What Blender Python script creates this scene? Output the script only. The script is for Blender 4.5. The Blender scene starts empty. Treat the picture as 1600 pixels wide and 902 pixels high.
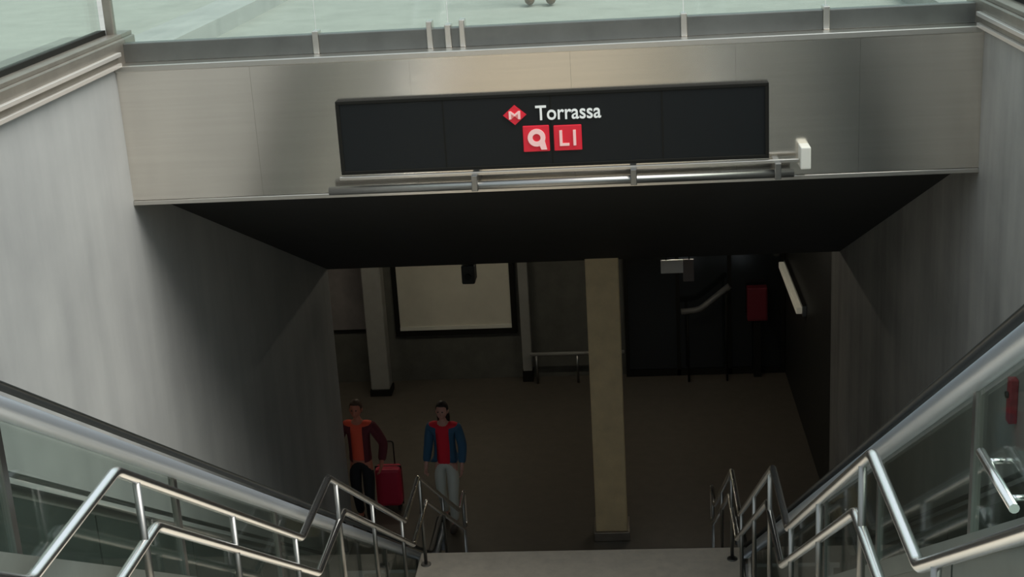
import bpy, bmesh, math, random
from mathutils import Vector, Matrix
random.seed(7)
sc = bpy.context.scene
COL = sc.collection
R = math.radians

# ------------------------------------------------------------------ camera
EYE = 8.35                                   # eye height above the station floor (z = 0)
cam = bpy.data.cameras.new('camera'); cam.lens = 50.04; cam.sensor_width = 36; cam.clip_end = 500
cam_o = bpy.data.objects.new('camera', cam); COL.objects.link(cam_o)
pitch, yaw, roll = 0.3067, 0.0858, 0.0594
cp, sp, cy, sy = math.cos(pitch), math.sin(pitch), math.cos(yaw), math.sin(yaw)
fw = Vector((-sy*cp, cy*cp, -sp)); rt = Vector((cy, sy, 0)); up = rt.cross(fw)
r2 = math.cos(roll)*rt - math.sin(roll)*up; u2 = math.sin(roll)*rt + math.cos(roll)*up
M4 = Matrix((r2, u2, -fw)).transposed().to_4x4(); M4.translation = (0, 0, EYE)
cam_o.matrix_world = M4
sc.camera = cam_o

# ------------------------------------------------------------------ sky, sun, exposure
w = bpy.data.worlds.new('overcast_sky'); sc.world = w; w.use_nodes = True
bg = w.node_tree.nodes['Background']
bg.inputs[0].default_value = (0.78, 0.88, 0.95, 1); bg.inputs[1].default_value = 0.95
sun = bpy.data.lights.new('hazy_sun', 'SUN'); sun.energy = 3.8; sun.angle = R(50); sun.color = (1.0, 0.95, 0.88)
sun_o = bpy.data.objects.new('hazy_sun', sun); COL.objects.link(sun_o)
sun_o.rotation_euler = Vector((-0.60, 0.22, -0.9)).to_track_quat('-Z', 'Y').to_euler()
sun_o.location = (6, -5, 20)
vs = sc.view_settings
vs.view_transform = 'Standard'; vs.look = 'None'; vs.gamma = 1; vs.exposure = 0.0; vs.use_curve_mapping = False

# ------------------------------------------------------------------ materials
MATS = {}
def mat(name, col, rough=.6, metal=0., var=0., scale=4., stretch=(1, 1, 1), bump=0., emit=None, estr=0., coat=0., aniso=0.):
    if name in MATS: return MATS[name]
    m = bpy.data.materials.new(name); m.use_nodes = True; n = m.node_tree.nodes; l = m.node_tree.links
    b = n['Principled BSDF']
    b.inputs['Base Color'].default_value = (*col, 1); b.inputs['Roughness'].default_value = rough
    b.inputs['Metallic'].default_value = metal
    if coat: b.inputs['Coat Weight'].default_value = coat
    if emit: b.inputs['Emission Color'].default_value = (*emit, 1); b.inputs['Emission Strength'].default_value = estr
    if var or bump:
        tc = n.new('ShaderNodeTexCoord'); mp = n.new('ShaderNodeMapping'); mp.inputs['Scale'].default_value = stretch
        l.new(tc.outputs['Object'], mp.inputs[0])
        nz = n.new('ShaderNodeTexNoise'); nz.inputs['Scale'].default_value = scale; nz.inputs['Detail'].default_value = 6
        nz.inputs['Roughness'].default_value = .6
        l.new(mp.outputs[0], nz.inputs['Vector'])
        if var:
            cr = n.new('ShaderNodeValToRGB')
            cr.color_ramp.elements[0].position = .3; cr.color_ramp.elements[1].position = .72
            cr.color_ramp.elements[0].color = (*[c*(1-var) for c in col], 1)
            cr.color_ramp.elements[1].color = (*[min(1, c*(1+var)) for c in col], 1)
            l.new(nz.outputs['Fac'], cr.inputs[0]); l.new(cr.outputs[0], b.inputs['Base Color'])
        if bump:
            bp = n.new('ShaderNodeBump'); bp.inputs['Strength'].default_value = bump; bp.inputs['Distance'].default_value = .01
            l.new(nz.outputs['Fac'], bp.inputs['Height']); l.new(bp.outputs[0], b.inputs['Normal'])
    if aniso:
        b.inputs['Anisotropic'].default_value = aniso
        tg = n.new('ShaderNodeTangent'); tg.direction_type = 'RADIAL'; tg.axis = 'Z'
        l.new(tg.outputs[0], b.inputs['Tangent'])
    MATS[name] = m; return m

def glass(name, tint, gloss=.04, haze=0.0, hazecol=(.5, .55, .52), ior=1.5):
    m = bpy.data.materials.new(name); m.use_nodes = True; n = m.node_tree.nodes; l = m.node_tree.links
    n.remove(n['Principled BSDF']); out = n['Material Output']
    t = n.new('ShaderNodeBsdfTransparent'); t.inputs[0].default_value = (*tint, 1)
    g = n.new('ShaderNodeBsdfGlossy'); g.inputs['Roughness'].default_value = gloss
    f = n.new('ShaderNodeFresnel'); ge = n.new('ShaderNodeNewGeometry')
    ma = n.new('ShaderNodeMath'); ma.operation = 'MULTIPLY_ADD'; ma.inputs[1].default_value = 1/ior-ior; ma.inputs[2].default_value = ior
    l.new(ge.outputs['Backfacing'], ma.inputs[0]); l.new(ma.outputs[0], f.inputs['IOR'])   # same reflectance on both faces of the pane
    mx = n.new('ShaderNodeMixShader'); l.new(f.outputs[0], mx.inputs[0]); l.new(t.outputs[0], mx.inputs[1]); l.new(g.outputs[0], mx.inputs[2])
    last = mx
    if haze:                                     # dust film on the pane
        d = n.new('ShaderNodeBsdfDiffuse'); d.inputs[0].default_value = (*hazecol, 1)
        m2 = n.new('ShaderNodeMixShader'); m2.inputs[0].default_value = haze
        l.new(mx.outputs[0], m2.inputs[1]); l.new(d.outputs[0], m2.inputs[2]); last = m2
    l.new(last.outputs[0], out.inputs['Surface'])
    return m

def concrete(name, col, dark, streak=.5):
    m = bpy.data.materials.new(name); m.use_nodes = True; n = m.node_tree.nodes; l = m.node_tree.links
    b = n['Principled BSDF']; b.inputs['Roughness'].default_value = .55
    tc = n.new('ShaderNodeTexCoord')
    n1 = n.new('ShaderNodeTexNoise'); n1.inputs['Scale'].default_value = 1.1; n1.inputs['Detail'].default_value = 8; n1.inputs['Roughness'].default_value = .62
    mp = n.new('ShaderNodeMapping'); mp.inputs['Scale'].default_value = (2.2, 2.2, .25)
    n2 = n.new('ShaderNodeTexNoise'); n2.inputs['Scale'].default_value = 1.6; n2.inputs['Detail'].default_value = 5
    l.new(tc.outputs['Object'], n1.inputs['Vector']); l.new(tc.outputs['Object'], mp.inputs[0]); l.new(mp.outputs[0], n2.inputs['Vector'])
    ad = n.new('ShaderNodeMix'); ad.data_type = 'FLOAT'; ad.inputs[0].default_value = streak
    l.new(n1.outputs['Fac'], ad.inputs[2]); l.new(n2.outputs['Fac'], ad.inputs[3])
    cr = n.new('ShaderNodeValToRGB'); cr.color_ramp.elements[0].position = .36; cr.color_ramp.elements[1].position = .62
    cr.color_ramp.elements[0].color = (*dark, 1); cr.color_ramp.elements[1].color = (*col, 1)
    l.new(ad.outputs[0], cr.inputs[0]); l.new(cr.outputs[0], b.inputs['Base Color'])
    bp = n.new('ShaderNodeBump'); bp.inputs['Strength'].default_value = .15; bp.inputs['Distance'].default_value = .01
    l.new(n1.outputs['Fac'], bp.inputs['Height']); l.new(bp.outputs[0], b.inputs['Normal'])
    return m

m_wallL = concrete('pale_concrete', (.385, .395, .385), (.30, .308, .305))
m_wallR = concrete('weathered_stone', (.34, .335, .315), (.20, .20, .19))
m_hallwall = mat('hall_wall', (.10, .10, .085), .6, var=.2)
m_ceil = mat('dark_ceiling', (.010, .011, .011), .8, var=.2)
m_floor = mat('brown_floor', (.115, .10, .08), .38, var=.12, scale=6)
m_plaza = mat('plaza_paving', (.33, .34, .315), .8, var=.12, scale=3)
m_stone = mat('cream_stone', (.72, .64, .53), .55, var=.1, scale=9)
m_steel = mat('brushed_steel', (.84, .79, .72), .18, 1., var=.04, scale=3, stretch=(.3, 1, 12))
m_trim = mat('steel_trim', (.66, .63, .58), .32, 1.)
m_coping = mat('bronze_steel_coping', (.33, .30, .26), .42, .8, var=.12)
m_coping_lite = mat('steel_lip', (.72, .68, .64), .35, .6)
m_tube = mat('polished_tube', (.97, .97, .96), .24, 1.)
m_guide = mat('satin_aluminium', (.52, .57, .62), .40, .75)
m_post = mat('satin_post', (.28, .28, .27), .35, 1.)
m_black = mat('black_panel', (.008, .010, .011), .4); m_black.node_tree.nodes['Principled BSDF'].inputs['Specular IOR Level'].default_value = .25
m_frame = mat('dark_frame', (.010, .010, .008), .75); m_frame.node_tree.nodes['Principled BSDF'].inputs['Specular IOR Level'].default_value = .2
m_rubber = mat('black_rubber', (.012, .014, .012), .5)
m_red = mat('red_badge', (.62, .012, .03), .4, emit=(.62, .015, .04), estr=.12)
m_white = mat('white_lettering', (.80, .82, .80), .4, emit=(.8, .85, .82), estr=.12)
m_pink = mat('pale_lettering', (.85, .55, .52), .4, emit=(.85, .5, .5), estr=.15)
m_glassG = glass('green_glass', (.88, .94, .90), .05, .10, (.50, .58, .53))
m_glassE = glass('balustrade_glass', (.82, .88, .85), .04, .015, (.35, .42, .38), 1.3)
m_dkglass = mat('dark_glass', (.010, .012, .012), .12)
m_tread = mat('escalator_tread', (.58, .57, .53), .5, .5, var=.15, scale=20)
m_riser = mat('escalator_side', (.05, .065, .058), .45, .4, var=.2, scale=3)
m_clad = mat('escalator_cladding', (.19, .22, .205), .42, .6, var=.15, scale=2)
m_yellow = mat('ochre_column', (.76, .61, .37), .6, var=.1, scale=5)
m_greycol = mat('grey_column', (.26, .26, .24), .6, var=.1)
m_board = mat('white_board', (.62, .60, .50), .45, var=.05)

# ------------------------------------------------------------------ mesh helpers
def box(bm, x0, x1, y0, y1, z0, z1, bev=0.):
    vs_ = [bm.verts.new((x, y, z)) for x in (x0, x1) for y in (y0, y1) for z in (z0, z1)]
    fs = []
    for f in ((0, 1, 3, 2), (4, 6, 7, 5), (0, 4, 5, 1), (2, 3, 7, 6), (0, 2, 6, 4), (1, 5, 7, 3)):
        fs.append(bm.faces.new([vs_[i] for i in f]))
    if bev:
        es = list({e for f in fs for e in f.edges})
        bmesh.ops.bevel(bm, geom=es, offset=bev, segments=2, profile=.5, affect='EDGES')
    return vs_
def prism(bm, poly, x0, x1):                 # yz polygon extruded along x
    a = [bm.verts.new((x0, y, z)) for y, z in poly]; b = [bm.verts.new((x1, y, z)) for y, z in poly]
    n = len(poly); bm.faces.new(a[::-1]); bm.faces.new(b)
    for i in range(n): bm.faces.new((a[i], a[(i+1) % n], b[(i+1) % n], b[i]))
def prism_y(bm, poly, y0, y1):               # xz polygon extruded along y
    a = [bm.verts.new((x, y0, z)) for x, z in poly]; b = [bm.verts.new((x, y1, z)) for x, z in poly]
    n = len(poly); bm.faces.new(a); bm.faces.new(b[::-1])
    for i in range(n): bm.faces.new((a[i], b[i], b[(i+1) % n], a[(i+1) % n]))
def smooth_path(pts, r=.08, n=5):
    pts = [Vector(p) for p in pts]; out = [pts[0]]
    for a, b, c in zip(pts, pts[1:], pts[2:]):
        d1 = min(r, (a-b).length*.45); d2 = min(r, (c-b).length*.45)
        p, q = b+(a-b).normalized()*d1, b+(c-b).normalized()*d2
        for i in range(n+1):
            t = i/n; out.append((1-t)**2*p+2*t*(1-t)*b+t*t*q)
    out.append(pts[-1]); return out
def tube(bm, pts, r, seg=12, rx=None):
    pts = [Vector(p) for p in pts]; rings = []; prev = None
    for i, p in enumerate(pts):
        t = (pts[min(i+1, len(pts)-1)]-pts[max(i-1, 0)]).normalized()
        if prev is None:
            ref = Vector((1, 0, 0)) if abs(t.x) < .9 else Vector((0, 0, 1)); a = (ref-t*ref.dot(t)).normalized()
        else: a = (prev-t*prev.dot(t)).normalized()
        prev = a; b = t.cross(a); rr = r[i] if isinstance(r, (list, tuple)) else r
        ra = rx if rx else rr
        rings.append([bm.verts.new(p+a*math.cos(2*math.pi*k/seg)*ra+b*math.sin(2*math.pi*k/seg)*rr) for k in range(seg)])
    for q, s in zip(rings, rings[1:]):
        for k in range(seg): bm.faces.new((q[k], q[(k+1) % seg], s[(k+1) % seg], s[k])).smooth = True
    bm.faces.new(rings[0][::-1]); bm.faces.new(rings[-1])
def ball(bm, c, rx, ry, rz, seg=12, rings=8):
    r = bmesh.ops.create_uvsphere(bm, u_segments=seg, v_segments=rings, radius=1)
    for v in r['verts']: v.co = Vector((c[0]+v.co.x*rx, c[1]+v.co.y*ry, c[2]+v.co.z*rz))
    for v in r['verts']:
        for f in v.link_faces: f.smooth = True
    return r['verts']
def obj(name, bm, m, parent=None, kind=None, label=None, cat=None, group=None):
    bmesh.ops.recalc_face_normals(bm, faces=bm.faces[:])
    me = bpy.data.meshes.new(name); bm.to_mesh(me); bm.free(); me.materials.append(m)
    return link(name, me, parent, kind, label, cat, group)
def link(name, me, parent=None, kind=None, label=None, cat=None, group=None):
    o = bpy.data.objects.new(name, me); COL.objects.link(o)
    if parent:
        o.parent = parent
        o.matrix_parent_inverse = Matrix.Translation(-parent.location) if parent.rotation_euler.z == 0 else Matrix.Identity(4)
    tag(o, kind, label, cat, group); return o
def tag(o, kind=None, label=None, cat=None, group=None):
    if kind: o['kind'] = kind
    if label: o['label'] = label
    if cat: o['category'] = cat
    if group: o['group'] = group
def empty(name, loc, label, cat, group=None, kind=None):
    o = bpy.data.objects.new(name, None); o.location = loc; o.empty_display_size = .2; COL.objects.link(o)
    tag(o, kind, label, cat, group); return o
def B(name, m, parent, *dims, bev=0., **k):
    bm = bmesh.new(); box(bm, *dims, bev=bev); return obj(name, bm, m, parent, **k)

# ------------------------------------------------------------------ main dimensions
XL, XR, YF = -3.561, 2.439, 9.83             # side walls, front of the fascia
ST = 6.81                                    # street level
COP0, COP1 = 6.96, 7.17                      # coping bottom / top
FB, FT = 5.957, 6.97                         # fascia bottom / top
YE = 16.0                                    # where the stair passage opens into the hall
HC = 3.58                                    # hall ceiling height
YW = 21.5                                    # far wall

# ------------------------------------------------------------------ large structure
S = dict(kind='structure')
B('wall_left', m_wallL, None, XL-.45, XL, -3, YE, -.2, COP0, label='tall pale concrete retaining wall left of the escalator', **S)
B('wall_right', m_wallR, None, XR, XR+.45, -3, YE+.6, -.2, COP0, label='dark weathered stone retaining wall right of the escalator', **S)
B('wall_back', m_wallL, None, XL, XR, -3.3, -3, 3, ST, label='concrete wall under the street edge', **S)
B('floor', m_floor, None, -11, 3.6, 15.2, YW+.3, -.25, 0, label='dark brown polished station floor at the stair foot', **S)
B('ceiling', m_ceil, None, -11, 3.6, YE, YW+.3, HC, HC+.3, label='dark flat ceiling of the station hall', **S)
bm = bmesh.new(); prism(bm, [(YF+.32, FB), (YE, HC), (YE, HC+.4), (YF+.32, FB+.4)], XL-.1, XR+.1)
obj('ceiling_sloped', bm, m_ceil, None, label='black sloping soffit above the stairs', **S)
B('wall_far', m_hallwall, None, -11, 3.6, YW, YW+.3, 0, HC, label='dark far wall of the station hall', **S)
B('wall_hall_left', m_hallwall, None, -11.3, -11, YE-.3, YW+.3, 0, HC, label='side wall of the station hall on the left', **S)
B('wall_hall_entry', m_hallwall, None, -11, XL-.45, YE-.3, YE, 0, HC, label='wall beside the passage mouth on the left', **S)
B('wall_hall_right', mat('dark_tile', (.02, .021, .019), .5, var=.2), None, XR, XR+.3, YE+.6, YW, 0, HC, label='right side wall of the station hall', **S)
# plaza paving around the opening
for n_, d in (('floor_plaza_left', (-40, XL-.45, -3, YF+.4)), ('floor_plaza_right', (XR+.45, 40, -3, YF+.4)),
              ('floor_plaza_front', (-40, 40, -30, -3)), ('floor_plaza_far', (-40, 40, YF+.4, 80))):
    B(n_, m_plaza, None, d[0], d[1], d[2], d[3], ST-.3, ST, label='pale street paving around the stair opening, '+n_.split('_')[-1]+' side', **S)
B('floor_plaza_landing', m_stone, None, XL, XR, -3, 1.43, ST-.3, ST, label='cream stone paving at the head of the stairs', **S)

# ------------------------------------------------------------------ stairs
LANDS = [(1.43, 4.13, ST, 5.11), (5.0, 7.7, 5.11, 3.40), (8.55, 11.25, 3.40, 1.70), (12.43, 15.43, 1.70, 0.0)]
SX0, SX1 = -2.12, .99
bm = bmesh.new()
prism(bm, [(1.43, ST-.3), (4.13, 4.85), (5.0, 4.85), (7.7, 3.15), (8.55, 3.15), (11.25, 1.45), (12.43, 1.45), (15.0, -.1), (12.0, -.1), (1.43, 5.6)], SX0, SX1)
stairs = obj('stairs', bm, m_stone, None, label='central flight of cream stone stairs with landings', **S)
meshes = {}
def step(y0, y1, zt):
    key = (round(y1-y0, 3),)
    if key not in meshes:
        b_ = bmesh.new(); box(b_, SX0, SX1, -.02, y1-y0+.012, -.30, 0, .012)
        me = bpy.data.meshes.new('step'); bmesh.ops.recalc_face_normals(b_, faces=b_.faces[:]); b_.to_mesh(me); b_.free(); me.materials.append(m_stone); meshes[key] = me
    o = bpy.data.objects.new('step', meshes[key]); COL.objects.link(o); o.parent = stairs; o.location = (0, y0, zt)
def surf(y):
    if y < 1.43: return ST
    for i, (a, b, z0, z1) in enumerate(LANDS):
        if a <= y < b:
            k = int((y-a)/((b-a)/10)); return z0-(z0-z1)*(k+1)/10
        if y >= b and (i == 3 or y < LANDS[i+1][0]): return z1
for a, b, z0, z1 in LANDS:
    n = 10; dy = (b-a)/n
    for k in range(n-1 if z1 == 0 else n-1): step(a+k*dy, a+(k+1)*dy, z0-(z0-z1)*(k+1)/n)
for a, b, z in ((4.13-.27, 5.0, 5.11), (7.7-.27, 8.55, 3.40), (11.25-.27, 12.43, 1.70)):
    B('landing_slab', m_stone, stairs, SX0, SX1, a, b+.012, z-.30, z, bev=.012)

# ------------------------------------------------------------------ fascia
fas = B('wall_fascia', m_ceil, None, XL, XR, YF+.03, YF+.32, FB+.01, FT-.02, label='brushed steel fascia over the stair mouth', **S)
seams = [XL, -2.6, -1.47, -.35, .78, 1.62, XR]
for a, b in zip(seams, seams[1:]):
    B('steel_panel', m_steel, fas, a+.0005, b-.0005, YF, YF+.03, FB+.035, FT-.045)
B('top_cap', m_trim, fas, XL, XR, YF-.025, YF+.34, FT-.045, FT, bev=.006)
B('bottom_trim', m_trim, fas, XL, XR, YF-.012, YF+.05, FB, FB+.032, bev=.004)

# ------------------------------------------------------------------ copings of the side walls
for n_, x0, x1, s in (('trim_1', XL-.5, XL+.03, 1), ('trim_2', XR-.03, XR+.5, -1)):
    side = 'left' if s > 0 else 'right'
    t = B(n_, m_coping, None, x0, x1, -3, YF+.42, COP0, COP1-.03, bev=.01, label='brown metal coping on top of the %s retaining wall' % side, **S)
    xi = x1 if s > 0 else x0
    B('lower_lip', m_coping_lite, t, min(xi, xi+s*.025), max(xi, xi+s*.025), -3, YF+.0, COP0, COP0+.03, bev=.004)
    B('upper_lip', m_coping_lite, t, min(xi, xi+s*.03), max(xi, xi+s*.03), -3, YF+.0, COP0+.075, COP0+.105, bev=.004)
    B('ledge', m_coping, t, min(xi-s*.16, xi-s*.02), max(xi-s*.16, xi-s*.02), -3, YF+.42, COP1-.03, COP1, bev=.004)

# ------------------------------------------------------------------ street glass balustrades
def glass_side(x, s, label):
    t = empty('glass_balustrade', (x, 5, COP1), label, 'balustrade', 'glass balustrades around the opening')
    ys = [-2.6, -.7, 1.2, 3.1, 5.0, 6.3, 8.05, 9.99]
    for a, b in zip(ys, ys[1:]):
        B('glass_pane', m_glassG, t, x-.008, x+.008, a+.03, b-.03, COP1+.02, COP1+1.0)
    for y in ys[:-1]:
        bm = bmesh.new(); box(bm, x-.02, x+.02, y-.03, y+.03, COP1, COP1+1.03, .004); obj('post', bm, m_coping, t)
    B('base_gasket', m_frame, t, x-.03, x+.03, -2.6, 9.99, COP1-.005, COP1+.035)
    bm = bmesh.new(); tube(bm, [(x, -2.6, COP1+1.05), (x, 10.0, COP1+1.05)], .024); obj('top_rail', bm, m_tube, t)
glass_side(XL-.12, 1, 'green glass balustrade with bronze posts on the left wall coping')
glass_side(XR+.12, -1, 'green glass balustrade on the right wall coping')
t = empty('glass_balustrade', (-.5, YF+.2, FT), 'green glass balustrade standing on the steel fascia behind the sign', 'balustrade', 'glass balustrades around the opening')
js = [XL-.06, -2.14, -1.2, .44, 1.41, XR+.06]
yb = YF+.19
for a, b in zip(js, js[1:]):
    B('glass_pane', m_glassG, t, a+.003, b-.003, yb-.008, yb+.008, FT+.12, FT+1.15)
    B('base_channel', mat('grey_channel', (.16, .165, .155), .4, .7, var=.2, scale=2), t, a+.02, b-.02, yb-.05, yb+.05, FT, FT+.135, bev=.005)
for x in js[1:-1]:
    B('clamp', m_trim, t, x-.022, x+.022, yb-.06, yb+.06, FT, FT+.16, bev=.006)
for x in (-1.33, -1.10):
    B('clamp', m_trim, t, x-.02, x+.02, yb-.06, yb+.06, FT, FT+.19, bev=.006)
for x in (XL-.06, XR+.06): B('post', m_coping, t, x-.03, x+.03, yb-.03, yb+.03, FT, FT+1.15, bev=.005)
bm = bmesh.new(); tube(bm, [(XL, yb, FT+1.18), (XR, yb, FT+1.18)], .024); obj('top_rail', bm, m_tube, t)

# ------------------------------------------------------------------ station sign
def text_mesh(s, size, bold=0.):
    c = bpy.data.curves.new('t', 'FONT'); c.body = s; c.size = size; c.extrude = .004; c.offset = bold
    c.align_x = 'CENTER'; c.align_y = 'CENTER'
    o = bpy.data.objects.new('t', c); COL.objects.link(o)
    dg = bpy.context.evaluated_depsgraph_get(); dg.update()
    me = bpy.data.meshes.new_from_object(o.evaluated_get(dg)); bpy.data.objects.remove(o); bpy.data.curves.remove(c)
    return me
def place_text(name, s, parent, x0, x1, z0, z1, y, m, bold=0.):
    me = text_mesh(s, 1., bold)
    xs = [v.co.x for v in me.vertices]; ys = [v.co.y for v in me.vertices]
    ax, bx, ay, by = min(xs), max(xs), min(ys), max(ys)
    for v in me.vertices:
        X = x0+(v.co.x-ax)/(bx-ax)*(x1-x0); Z = z0+(v.co.y-ay)/(by-ay)*(z1-z0); v.co = Vector((X, y-v.co.z, Z))
    me.materials.clear(); me.materials.append(m)
    return link(name, me, parent)
e = EYE
sg = empty('station_sign', (-.5, 9.79, e-2.22), 'long black sign board with red badges and white station name on the fascia', 'sign')
sx0, sx1, sz0, sz1 = -2.004, .999, e-2.2184, e-1.6917
B('sign_panel', m_black, sg, sx0+.02, sx1-.02, 9.775, YF, sz0+.02, sz1-.02)
bm = bmesh.new()
box(bm, sx0, sx1, 9.765, YF, sz1-.025, sz1, .004); box(bm, sx0, sx1, 9.765, YF, sz0, sz0+.025, .004)
box(bm, sx0, sx0+.025, 9.765, YF, sz0+.025, sz1-.025); box(bm, sx1-.025, sx1, 9.765, YF, sz0+.025, sz1-.025)
obj('sign_frame', bm, m_frame, sg)
for x in (-1.25, -.5, .27):
    B('panel_joint', m_frame, sg, x-.006, x+.006, 9.7725, 9.777, sz0+.025, sz1-.025)
def badge(x0, x1, z0, z1, diamond=False):
    bm = bmesh.new()
    if diamond:
        cx, cz, r = (x0+x1)/2, (z0+z1)/2, (x1-x0)*.58
        prism_y(bm, [(cx-r, cz), (cx, cz-r*.86), (cx+r, cz), (cx, cz+r*.86)], 9.762, 9.776)
    else: box(bm, x0, x1, 9.762, 9.776, z0, z1, .006)
    return obj('badge', bm, m_red, sg)
b1 = badge(-.82, -.68, e-1.91, e-1.77, True)
place_text('lettering', 'M', b1, -.79, -.71, e-1.868, e-1.812, 9.758, m_pink, .02)
place_text('lettering', 'Torrassa', sg, -.605, -.15, e-1.885, e-1.782, 9.768, m_white, .012)
b2 = badge(-.70, -.515, e-2.105, e-1.92)
b3 = badge(-.485, -.29, e-2.105, e-1.925)
bm = bmesh.new()                                     # ring with a solid tail, as on the left badge
cx, cz = -.605, e-2.005; n = 24
for k in range(n):
    a0, a1 = 2*math.pi*k/n, 2*math.pi*(k+1)/n
    prism_y(bm, [(cx+.062*math.cos(a0), cz+.062*math.sin(a0)), (cx+.062*math.cos(a1), cz+.062*math.sin(a1)),
                 (cx+.028*math.cos(a1), cz+.028*math.sin(a1)), (cx+.028*math.cos(a0), cz+.028*math.sin(a0))], 9.753, 9.762)
prism_y(bm, [(cx+.01, cz-.03), (cx+.055, cz-.02), (cx+.07, cz-.085), (cx+.03, cz-.085)], 9.752, 9.7615)
obj('emblem', bm, m_pink, b2)
place_text('lettering', 'L1', b3, -.445, -.33, e-2.07, e-1.96, 9.758, m_pink, .015)

# light bar under the sign
lb = empty('light_bar', (-.45, 9.70, e-2.31), 'long steel lamp bar on brackets below the black sign', 'light bar')
bm = bmesh.new(); tube(bm, [(-2.09, 9.70, e-2.315), (1.16, 9.70, e-2.315)], .03, 14); obj('tube', bm, mat('bar_grey', (.36, .36, .35), .35, 1.), lb)
B('top_rail', m_trim, lb, -2.01, 1.20, 9.71, 9.735, e-2.245, e-2.22, bev=.004)
for x in (-1.05, .06, 1.05):
    B('bracket', m_post, lb, x-.022, x+.022, 9.66, YF, e-2.35, e-2.235, bev=.005)
B('end_box', mat('cream_box', (.78, .77, .70), .5), lb, 1.205, 1.275, 9.68, YF, e-2.29, e-2.135, bev=.008)

# ------------------------------------------------------------------ stair handrails
def handrail(x, label):
    t = empty('stair_handrail', (x, 8, surf(8)), label, 'handrail', 'double handrails of the stairs')
    r = .023
    up_ = [(x, .4, ST+.95), (x, 1.43, ST+.95), (x, 4.13, 6.06), (x, 5.0, 6.06), (x, 7.70, 4.35), (x, 8.55, 4.35), (x, 11.25, 2.65), (x, 12.15, 2.65), (x, 14.85, .95), (x, 15.3, .95)]
    lo_ = [(x, .4, ST+.53), (x, 1.75, ST+.53), (x, 4.45, 5.64), (x, 5.35, 5.64), (x, 8.02, 3.93), (x, 8.9, 3.93), (x, 11.6, 2.23), (x, 12.5, 2.23), (x, 15.2, .53), (x, 15.3, .53)]
    bm = bmesh.new(); tube(bm, smooth_path(up_, .04), r); obj('upper_rail', bm, m_tube, t)
    bm = bmesh.new(); tube(bm, smooth_path(lo_, .04), r); obj('lower_rail', bm, m_tube, t)
    bm = bmesh.new(); tube(bm, smooth_path([(x, 15.3, .95), (x, 15.37, .95), (x, 15.37, .53), (x, 15.3, .53)], .06), r); obj('end_bend', bm, m_tube, t)
    def zat(P, y):
        for p, q in zip(P, P[1:]):
            if p[1] <= y <= q[1]: return p[2]+(q[2]-p[2])*(y-p[1])/(q[1]-p[1])
    for y in (.9, 2.5, 3.9, 5.2, 6.4, 7.55, 8.75, 9.9, 11.1, 12.2, 13.6, 15.2):
        z0 = surf(y); bm = bmesh.new(); tube(bm, [(x, y, z0), (x, y, zat(up_, y))], .017, 10)
        p = obj('post', bm, m_post, t)
        bm = bmesh.new(); tube(bm, [(x, y, z0), (x, y, z0+.012)], .05, 14); obj('foot_plate', bm, m_post, p)
handrail(-2.04, 'double steel handrail along the left edge of the stairs')
handrail(.894, 'double steel handrail along the right edge of the stairs')

# ------------------------------------------------------------------ escalators
def zh(y): return 6.93-.61*(y-4.04)
Y0, Y1 = 2.68, 13.84
def prof(off=0.):
    return [(.7, ST+.95+off), (Y0, ST+.95+off), (Y1, .95+off), (14.6, .95+off)]
def zp(y, off=0.):
    P = prof(off)
    for p, q in zip(P, P[1:]):
        if p[0] <= y <= q[0]: return p[1]+(q[1]-p[1])*(y-p[0])/(q[0]-p[0])
def balustrade(t, x, out, glassy):
    # out: direction (+1/-1) to the outside of this balustrade
    P = [(x, .62, ST+.55), (x, .62, ST+.95)]+[(x, y, z) for y, z in prof()]+[(x, 14.75, .95), (x, 14.75, .5)]
    bm = bmesh.new(); tube(bm, smooth_path(P[1:-1] and P, .2, 8), .014, 12, rx=.035); obj('handrail', bm, m_rubber, t, label='black rubber handrail')
    bm = bmesh.new(); tube(bm, smooth_path([(x+out*.02, .7, ST+.85)]+[(x+out*.02, y, z) for y, z in prof(-.10)]+[(x+out*.02, 14.68, .85)], .1), .042, 16)
    obj('guide_tube', bm, m_guide if glassy else m_post, t)
    ys = [.75]+[2.8+1.7*k for k in range(7)]+[14.55]
    ys = [.75, 2.68, 4.5, 6.2, 7.9, 9.6, 11.3, 12.9, 13.84, 14.6]
    for a, b in zip(ys, ys[1:]):
        a_, b_ = a+.012, b-.012
        bm = bmesh.new(); prism(bm, [(a_, zp(a_, -.12)), (b_, zp(b_, -.12)), (b_, zp(b_, -.70)), (a_, zp(a_, -.70))], x-.006, x+.006)
        obj('glass_pane' if glassy else 'side_panel', bm, m_glassE if glassy else m_riser, t)
        bm = bmesh.new(); prism(bm, [(a_, zp(a_, -.76)), (b_, zp(b_, -.76)), (b_, max(zp(b_, -1.35), -.1)), (a_, max(zp(a_, -1.35), -.1))], x+out*.055-.01, x+out*.055+.01)
        obj('cladding_panel', bm, m_clad, t)
    for y in ys[1:-1]:
        if glassy: B('glass_clip', m_post, t, x-.014, x+.014, y-.02, y+.02, zp(y, -.70), zp(y, -.12))
    bm = bmesh.new(); prism(bm, [(y, z) for y, z in prof(-.69)]+[(y, z) for y, z in prof(-.78)][::-1], x-.075, x+.075)
    obj('deck', bm, m_clad, t)
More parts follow.
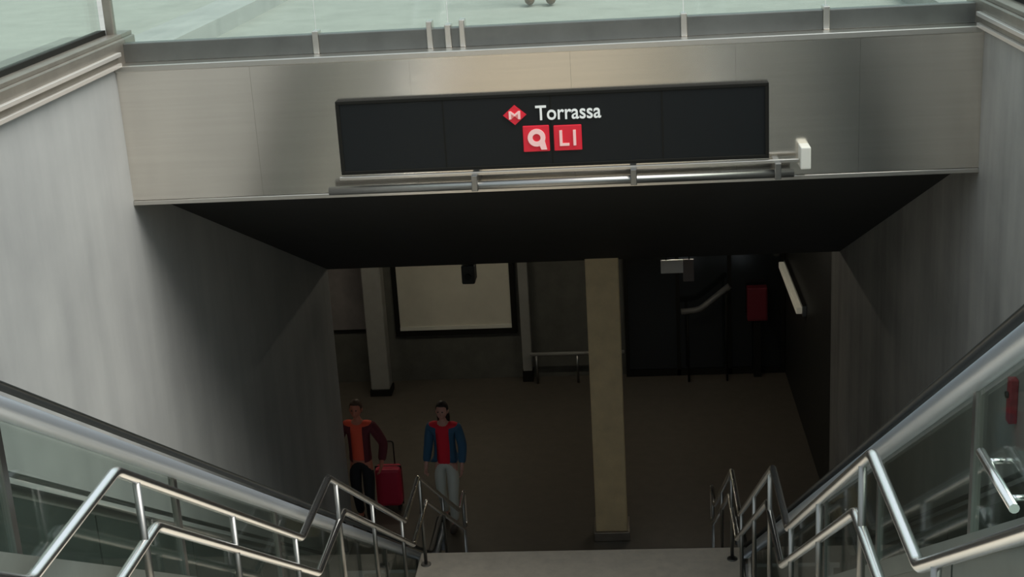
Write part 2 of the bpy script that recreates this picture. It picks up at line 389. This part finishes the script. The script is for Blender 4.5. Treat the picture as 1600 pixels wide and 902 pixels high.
def escalator(xa, xb, stair_side, label):
    # xa = stair-side balustrade, xb = wall-side balustrade
    t = empty('escalator', ((xa+xb)/2, 8, 0), label, 'escalator', 'escalators beside the stairs')
    s = 1 if xa > xb else -1
    balustrade(t, xa, s, True); balustrade(t, xb, -s, False)
    lo, hi = min(xa, xb)+.12, max(xa, xb)-.12
    bm = bmesh.new(); box(bm, lo, hi, 0, .43, -.25, 0)
    for k in range(14):                                   # comb grooves
        x = lo+.03+(hi-lo-.06)*k/13; box(bm, x-.012, x+.012, .005, .425, 0, .008)
    bmesh.ops.recalc_face_normals(bm, faces=bm.faces[:]); me = bpy.data.meshes.new('step'); bm.to_mesh(me); bm.free(); me.materials.append(m_tread)
    n = 28; dy = (Y1-Y0)/n; dz = ST/n
    for k in range(n):
        o = bpy.data.objects.new('step', me); COL.objects.link(o); o.parent = t; o.matrix_parent_inverse = Matrix.Translation(-t.location)
        o.location = (0, Y0+k*dy, ST-dz*(k+1)+.006)
    B('landing_plate', m_tread, t, lo, hi, .6, Y0, ST-.05, ST+.006); B('landing_plate', m_tread, t, lo, hi, Y1, 15.1, -.02, .01)
    bm = bmesh.new(); prism(bm, [(Y0, ST-.45), (Y1-.2, .02), (Y1-1.6, .02), (Y0, ST-1.6)], lo-.04, hi+.04); obj('truss', bm, m_riser, t)
    # filler between wall-side balustrade and wall
    w0, w1 = (XL, xb-.03) if s > 0 else (xb+.03, XR)
    bm = bmesh.new(); prism(bm, [(y, z) for y, z in prof(-.74)]+[(y, z) for y, z in prof(-1.0)][::-1], w0, w1); obj('wall_deck', bm, m_clad, t)
    return t
escL = escalator(-2.25, -3.40, 1, 'escalator with black handrails between the stairs and the pale left wall')
escR = escalator(1.15, 2.28, -1, 'escalator with black handrails between the stairs and the dark right wall')
bm = bmesh.new(); tube(bm, [(1.10, 3.85, e-1.95), (1.10, 4.25, e-1.95)], .016, 10)
tube(bm, [(1.10, 3.92, e-1.95), (1.15, 3.92, e-1.95)], .01, 8); tube(bm, [(1.10, 4.18, e-1.95), (1.15, 4.18, e-1.95)], .01, 8)
obj('short_bar', bm, m_tube, escR)  # short level steel bar on two standoffs beside the right glass
bx_ = empty('emergency_box', (2.41, 8.62, e-3.75), 'narrow red emergency box on the right wall above the escalator', 'box')
B('housing', mat('dull_red', (.36, .02, .04), .5), bx_, 2.385, XR, 8.58, 8.66, e-3.75, e-3.45, bev=.008)
bm = bmesh.new(); tube(bm, [(2.385, 8.62, e-3.56), (2.368, 8.62, e-3.56)], .022, 14); obj('button', bm, m_rubber, bx_)

# ------------------------------------------------------------------ hall: column at the stair foot
c = empty('column', (-.30, 16.0, 0), 'square ochre column at the foot of the stairs', 'column')
B('shaft', m_yellow, c, -.50, -.11, 15.85, 16.24, .12, HC+.2, bev=.015)
B('plinth', m_coping, c, -.525, -.085, 15.825, 16.265, 0, .12, bev=.008)
c = empty('column', (-4.0, 21.0, 0), 'slim grey column before the far wall left of the white board', 'column')
B('shaft', m_greycol, c, -4.13, -3.83, 20.85, 21.15, .1, HC, bev=.02); B('plinth', m_frame, c, -4.15, -3.81, 20.83, 21.17, 0, .1, bev=.005)
c = empty('pilaster', (-1.66, 21.35, 0), 'narrow pale steel pilaster right of the white board', 'pilaster')
B('shaft', m_greycol, c, -1.73, -1.58, 21.3, YW-.03, .18, HC-.002, bev=.01); B('foot', m_frame, c, -1.74, -1.57, 21.29, YW-.03, 0, .18)
# white board
wb = empty('white_board', (-2.75, 21.45, 0), 'large white board in a dark frame on the far wall', 'board')
B('face', m_board, wb, -3.68, -1.88, 21.44, 21.47, e-7.46, 3.1)
bm = bmesh.new(); box(bm, -3.76, -1.80, 21.42, YW, e-7.56, e-7.46, .005); box(bm, -3.76, -3.68, 21.42, YW, e-7.46, 3.18); box(bm, -1.88, -1.80, 21.42, YW, e-7.46, 3.18); box(bm, -3.68, -1.88, 21.42, YW, 3.1, 3.18)
obj('frame', bm, m_frame, wb)
B('ledge', mat('pale_ledge', (.70, .70, .62), .4), wb, -3.68, -1.88, 21.40, 21.44, e-7.46, e-7.40, bev=.004)
pb = empty('poster_board', (-4.6, 21.45, 0), 'dim grey poster board at the far left of the hall', 'board')
B('face', mat('dim_poster', (.20, .185, .18), .5, var=.2, scale=3), pb, -5.0, -4.22, 21.44, 21.47, e-7.42, 3.0)
B('frame', m_frame, pb, -5.06, -4.16, 21.465, YW, e-7.48, 3.06)
# low barrier
lbz = empty('low_barrier', (-1.05, 21.0, 0), 'low steel barrier between the pilaster and the ochre column', 'barrier')
bm = bmesh.new(); tube(bm, [(-1.6, 21.2, .50), (-.1, 21.2, .50)], .03, 12); obj('rail', bm, m_greycol, lbz)
for x in (-1.5, -.85, -.2):
    bm = bmesh.new(); tube(bm, [(x, 21.2, 0), (x, 21.2, .5)], .02, 10); obj('post', bm, m_post, lbz)
# dark glazed partition
pt = empty('glazed_partition', (1.4, 21.4, 0), 'black glazed partition filling the right half of the far wall', 'partition')
xs = [-.05, .76, 1.57, 2.40]
for a, b in zip(xs, xs[1:]): B('pane', m_dkglass, pt, a+.03, b-.03, 21.42, 21.44, .1, 3.3)
for x in xs: B('mullion', m_frame, pt, x-.03, x+.03, 21.38, 21.48, 0, 3.4)
B('sill', m_frame, pt, xs[0]+.03, xs[-1]-.03, 21.38, 21.48, 0, .1); B('head', m_frame, pt, xs[0]+.03, xs[-1]-.03, 21.38, 21.48, 3.3, 3.4)
# inclined rail before the partition
ir = empty('inclined_rail', (1.25, 21.1, 0), 'short slanting steel rail before the black partition', 'handrail')
bm = bmesh.new(); tube(bm, smooth_path([(.80, 21.1, e-7.18), (1.08, 21.1, e-7.16), (1.55, 21.1, e-6.78)], .08), .05, 10); obj('rail', bm, mat('dim_rail', (.14, .14, .135), .55, .3), ir)
for x, z in ((.9, e-7.18), (1.5, e-6.84)):
    bm = bmesh.new(); tube(bm, [(x, 21.1, 0), (x, 21.1, z)], .018, 8); obj('post', bm, m_frame, ir)
# red cabinet
rc = empty('fire_cabinet', (1.98, 21.3, 0), 'dull red fire cabinet on a dark stand before the partition', 'cabinet')
B('case', mat('cabinet_red', (.15, .012, .022), .5), rc, 1.83, 2.14, 21.18, 21.36, e-7.40, e-6.86, bev=.012)
B('door', mat('cabinet_red2', (.14, .011, .02), .45), rc, 1.85, 2.12, 21.165, 21.18, e-7.37, e-6.89, bev=.004)
B('stand', m_frame, rc, 1.93, 2.04, 21.22, 21.34, 0, e-7.40)
# hanging sign and camera
hs = empty('hanging_sign', (.63, 18, HC), 'small pale sign hanging from the hall ceiling', 'sign')
B('plate', mat('pale_plate', (.85, .86, .84), .5), hs, .43, .72, 17.98, 18.02, e-5.58, e-5.40, bev=.005)
B('side_plate', mat('dim_plate', (.20, .17, .16), .5), hs, .72, .86, 17.98, 18.02, e-5.70, e-5.40, bev=.005)
for x in (.5, .8):
    bm = bmesh.new(); tube(bm, [(x, 18, e-5.41), (x, 18, HC)], .008, 8); obj('hanger', bm, m_frame, hs)
cc = empty('ceiling_camera', (-1.96, 16.5, HC), 'black camera hanging from the ceiling edge before the white board', 'camera')
bm = bmesh.new(); tube(bm, [(-1.93, 16.5, HC), (-1.93, 16.5, HC-.14)], .025, 10); obj('stem', bm, m_rubber, cc)
bm = bmesh.new(); box(bm, -2.01, -1.85, 16.35, 16.62, HC-.36, HC-.12, .02); obj('body', bm, m_rubber, cc)
bm = bmesh.new(); tube(bm, [(-1.93, 16.35, HC-.26), (-1.93, 16.31, HC-.26)], .04, 14); obj('lens', bm, m_dkglass, cc)
# wall lamp strip on the right hall wall
ls = empty('wall_lamp', (2.4, 20, e-6.5), 'pale horizontal lamp strip on the right wall of the hall', 'lamp')
B('diffuser', mat('lamp_diffuser', (.8, .78, .66), .5, emit=(1, .93, .72), estr=.09), ls, 2.30, 2.38, 18.9, 21.1, e-6.52, e-6.42, bev=.01)
B('housing', m_post, ls, 2.38, XR, 18.85, 21.15, e-6.55, e-6.39, bev=.005)
# fill battens added on the hall ceiling to brighten it, hidden by its edge
for i, (x, y) in enumerate(((-3.0, 18.8), (.6, 18.8), (-6.4, 18.8))):
    fl = empty('hall_fill_lamp', (x, y, HC), 'slim added fill lamp, out of view on the hall ceiling, ' + ('above the two walkers', 'right of the ochre column', 'at the far left')[i], 'lamp', 'added fill lamps of the hall')
    B('housing', m_post, fl, x-.6, x+.6, y-.06, y+.06, HC-.06, HC, bev=.006)
    B('tube', mat('fill_tube', (.9, .9, .85), .5, emit=(1, .90, .72), estr=46.), fl, x-.56, x+.56, y-.03, y+.03, HC-.09, HC-.06, bev=.01)

# ------------------------------------------------------------------ people
def skin(name, V, Eg, m, parent, root=0, sub=2):
    me = bpy.data.meshes.new(name); me.from_pydata([v[0] for v in V], Eg, [])
    o = bpy.data.objects.new(name, me); COL.objects.link(o)
    md = o.modifiers.new('s', 'SKIN'); md.use_smooth_shade = True; md.branch_smoothing = .4
    sv = me.skin_vertices[0].data
    for i, v in enumerate(V): sv[i].radius = v[1] if isinstance(v[1], tuple) else (v[1], v[1])
    sv[root].use_root = True
    o.modifiers.new('d', 'SUBSURF').levels = sub
    dg = bpy.context.evaluated_depsgraph_get(); dg.update()
    me2 = bpy.data.meshes.new_from_object(o.evaluated_get(dg)); bpy.data.objects.remove(o); bpy.data.meshes.remove(me)
    for p in me2.polygons: p.use_smooth = True
    me2.materials.clear(); me2.materials.append(m); return me2
def person(loc, H, rz, label, cols, pose, hair_long=False, skirt=False, jacket=None):
    k = H/1.70
    t = empty('person', loc, label, 'person'); t.rotation_euler.z = rz
    skn = mat('skin_%d' % id(pose), cols['skin'], .55)
    L = lambda name, me: link_part(name, me)
    def link_part(name, me, parent=t):
        o = bpy.data.objects.new(name, me); COL.objects.link(o); o.parent = parent; return o
    J = pose
    def sc_(V): return [(tuple(c*k for c in p), tuple(r*k for r in rr) if isinstance(rr, tuple) else rr*k) for p, rr in V]
    # ---- body: one skin graph
    V = [((0, 0, .95), (.125, .095)), ((0, 0, 1.08), (.115, .085)), ((0, 0, 1.27), (.14, .095)), ((0, 0, 1.41), (.09, .07)), ((0, -.005, 1.47), .05), ((0, -.01, 1.53), .048)]
    Eg = [(0, 1), (1, 2), (2, 3), (3, 4), (4, 5)]
    for s in 'LR':
        b = len(V)
        V += [(J['hip'+s], (.085, .085)), (J['knee'+s], .056), (J['ank'+s], .038), (J['toe'+s], (.038, .028))]
        Eg += [(0, b), (b, b+1), (b+1, b+2), (b+2, b+3)]
        b = len(V)
        V += [(J['sho'+s], .052), (J['elb'+s], .040), (J['wri'+s], .026), (J['pal'+s], (.036, .02))]
        Eg += [(3, b), (b, b+1), (b+1, b+2), (b+2, b+3)]
    me = skin('body', sc_(V), Eg, skn, t)
    bm = bmesh.new(); bm.from_mesh(me)
    hc = Vector((0, -.02, 1.61))*k                          # head with face
    vs_ = ball(bm, hc, .072*k, .092*k, .112*k, 20, 14)
    for v in vs_:
        d = v.co-hc
        if d.z < -.02*k: v.co.x = hc.x+d.x*(1+(d.z/k+.02)*2.6); v.co.y -= .008*k
        if d.y < -.055*k and -.005*k < d.z < .025*k and abs(d.x) > .012*k: v.co.y += .007*k     # eye sockets
    ball(bm, hc+Vector((0, -.098, -.018))*k, .012*k, .018*k, .026*k, 8, 6)                     # nose
    ball(bm, hc+Vector((0, -.085, -.062))*k, .024*k, .010*k, .007*k, 8, 6)                     # lips
    for s in (-1, 1):
        ball(bm, hc+Vector((s*.074, .005, -.005))*k, .012*k, .022*k, .032*k, 8, 6)             # ears
    for s in 'LR':                                          # fingers
        P = Vector(J['pal'+s])*k; Wp = Vector(J['wri'+s])*k; d = (P-Wp).normalized(); side = Vector((0, 1, 0)); side = (side-d*side.dot(d)).normalized()
        curl = Vector((-1 if s == 'L' else 1, 0, 0))
        for i, (o_, ln) in enumerate(((-.030, .068), (-.010, .078), (.010, .074), (.028, .058))):
            b0 = P+side*o_*k; b1 = b0+d*ln*.5*k+curl*.006*k; b2 = b0+d*ln*.85*k+curl*.03*k
            tube(bm, [b0, b1, b2], [.0085*k, .008*k, .006*k], 6)
        b0 = P-side*.03*k-d*.03*k; tube(bm, [b0, b0-side*.03*k+d*.03*k, b0-side*.032*k+d*.062*k], [.01*k, .009*k, .007*k], 6)
    for f in bm.faces: f.smooth = True
    bm.to_mesh(me); bm.free(); link_part('body', me)
    eb = bmesh.new()
    for s in (-1, 1): ball(eb, hc+Vector((s*.028, -.083, .012))*k, .012*k, .008*k, .007*k, 8, 6)
    eo = bpy.data.meshes.new('eyes'); eb.to_mesh(eo); eb.free(); eo.materials.append(m_rubber); link_part('eyes', eo)
    # ---- hair
    hb = bmesh.new(); vs_ = ball(hb, hc+Vector((0, .014, .022))*k, .082*k, .098*k, .108*k, 18, 12)
    for v in vs_:
        d = v.co-hc
        if d.y < -.02*k and d.z < .05*k: v.co.y = hc.y-.02*k+(d.y+.02*k)*.15
    if hair_long:
        ball(hb, hc+Vector((0, .055, -.10))*k, .085*k, .045*k, .15*k, 14, 10)
    ho = bpy.data.meshes.new('hair'); hb.to_mesh(ho); hb.free(); ho.materials.append(mat('hair_%d' % id(pose), cols['hair'], .6)); link_part('hair', ho)
    # ---- top
    def torso(r, sleeve, low):
        V = [((0, 0, low), (.15+r, .115+r)), ((0, 0, 1.08), (.128+r, .10+r)), ((0, 0, 1.27), (.152+r, .108+r)), ((0, 0, 1.415), (.10+r*.6, .078+r*.5))]
        Eg = [(0, 1), (1, 2), (2, 3)]
        for s in 'LR':
            b = len(V); sh, el, wr = (Vector(J[n+s]) for n in ('sho', 'elb', 'wri'))
            V += [(tuple(sh), .066+r*.6), (tuple(el), .052+r*.5)]; Eg += [(3, b), (b, b+1)]
            if sleeve > .5: V.append((tuple(el.lerp(wr, .9)), .042+r*.5)); Eg.append((b+1, b+2))
            else: V[b+1] = (tuple(sh.lerp(el, .55)), .062+r*.5)
        return skin('top', sc_(V), Eg, mat('x', (1, 1, 1)), t, root=1)
    me = torso(0, cols.get('sleeve', 1), cols.get('low', .90)); me.materials.clear(); me.materials.append(mat('top_%d' % id(pose), cols['top'], .75)); link_part('top', me)
    if jacket:                                                        # open jacket: back and sides only
        me = torso(.022, 1, cols.get('jlow', .88)); bm = bmesh.new(); bm.from_mesh(me)
        for sx in (-1, 1): bmesh.ops.bisect_plane(bm, geom=bm.verts[:]+bm.edges[:]+bm.faces[:], plane_co=(sx*cols.get('open', .09)*k, 0, 0), plane_no=(1, 0, 0))
        bmesh.ops.bisect_plane(bm, geom=bm.verts[:]+bm.edges[:]+bm.faces[:], plane_co=(0, -.02*k, 0), plane_no=(0, 1, 0))
        dl = [f for f in bm.faces if f.calc_center_median().y < -.02*k and abs(f.calc_center_median().x) < cols.get('open', .09)*k]
        bmesh.ops.delete(bm, geom=dl, context='FACES'); bm.to_mesh(me); bm.free()
        me.materials.clear(); me.materials.append(mat('jacket_%d' % id(pose), jacket, .8)); link_part('jacket', me)
    # ---- legs
    V = [((0, 0, .97), (.135, .105)), ((0, 0, .90), (.135, .11))]; Eg = [(0, 1)]
    for s in 'LR':
        b = len(V); V += [(J['hip'+s], .098), (J['knee'+s], .070), (tuple(Vector(J['knee'+s]).lerp(Vector(J['ank'+s]), cols.get('leglen', .93))), .056)]
        Eg += [(1, b), (b, b+1), (b+1, b+2)]
    link_part('trousers', skin('trousers', sc_(V), Eg, mat('legs_%d' % id(pose), cols['legs'], .8), t))
    for s in 'LR':
        a, b = Vector(J['ank'+s])*k, Vector(J['toe'+s])*k
        sb = bmesh.new(); ball(sb, (a*.4+b*.6), .048*k, .135*k, .048*k, 12, 8)
        for v in sb.verts: v.co.z = max(v.co.z, .0)
        ball(sb, (a.x, a.y+.01, .06*k), .045*k, .055*k, .06*k, 10, 8)
        for v in sb.verts: v.co.z = max(v.co.z, .0)
        so = bpy.data.meshes.new('shoe'); sb.to_mesh(so); sb.free(); so.materials.append(mat('shoe_%d' % id(pose), cols['shoe'], .6)); link_part('shoe', so)
    return t
def base_pose(step=.0, hands=.0):
    return dict(hipL=(.09, 0, .88), kneeL=(.095, -.04-step*.5, .49), ankL=(.095, .0-step, .085), toeL=(.10, -.13-step, .04),
                hipR=(-.09, 0, .88), kneeR=(-.095, -.02+step*.3, .49), ankR=(-.095, .03+step, .09+step*.1), toeR=(-.10, -.10+step, .04),
                shoL=(.175, .0, 1.395), elbL=(.225, .03, 1.12), wriL=(.235, -.05-hands, .90), palL=(.235, -.07-hands, .82),
                shoR=(-.175, .0, 1.395), elbR=(-.225, .03, 1.12), wriR=(-.235, -.05-hands, .90), palR=(-.235, -.07-hands, .82))
p1 = base_pose(.12, .06)
person((-2.37, 16.35, 0), 1.68, R(-8), 'person in red top and open blue jacket with pale trousers walking towards the stairs',
       dict(skin=(.60, .33, .27), hair=(.02, .013, .01), top=(.75, .012, .035), legs=(.62, .65, .60), shoe=(.06, .05, .045), low=.86, jlow=.95, open=.085), p1, hair_long=True, jacket=(.04, .12, .22))
p2 = base_pose(.08, .12)
p2.update(elbL=(.30, .05, 1.13), wriL=(.30, -.12, .93), palL=(.29, -.15, .86), elbR=(-.30, .05, 1.13), wriR=(-.29, -.10, .92), palR=(-.28, -.13, .85))
person((-3.46, 16.38, 0), 1.72, R(-6), 'person in orange-red shirt under a dark red jacket standing by the left wall end',
       dict(skin=(.55, .20, .13), hair=(.09, .05, .03), top=(.88, .11, .055), legs=(.015, .016, .02), shoe=(.02, .02, .02), low=.93, jlow=.90, open=.075), p2, jacket=(.13, .02, .03))
p3 = base_pose(0)
person((-.75, 13.75, ST), 1.74, R(4), 'person with brown shoes standing on the plaza behind the glass, feet in view',
       dict(skin=(.42, .24, .18), hair=(.03, .02, .015), top=(.10, .10, .12), legs=(.16, .10, .075), shoe=(.10, .05, .03), low=.9), p3)
# red trolley case
su = empty('suitcase', (-3.20, 16.55, 0), 'small red trolley case standing beside the person in the orange-red shirt', 'suitcase')
x, y = -3.22, 16.88
m_case = mat('case_red', (.62, .025, .07), .45)
bm = bmesh.new(); box(bm, x-.17, x+.17, y-.10, y+.12, .06, .60, .05); obj('shell', bm, m_case, su)
B('zip_band', m_rubber, su, x-.175, x+.175, y-.002, y+.014, .055, .605, bev=.004)
for s in (-1, 1):
    bm = bmesh.new(); tube(bm, [(x+s*.12-.015, y+.05, .035), (x+s*.12+.015, y+.05, .035)], .035, 12); obj('wheel', bm, m_rubber, su)
    B('foot', m_rubber, su, x+s*.12-.015, x+s*.12+.015, y-.08, y-.05, 0, .065)
bm = bmesh.new(); tube(bm, smooth_path([(x-.08, y+.08, .60), (x-.08, y+.08, .92), (x+.08, y+.08, .92), (x+.08, y+.08, .60)], .04), .010, 8); obj('pull_handle', bm, m_rubber, su)
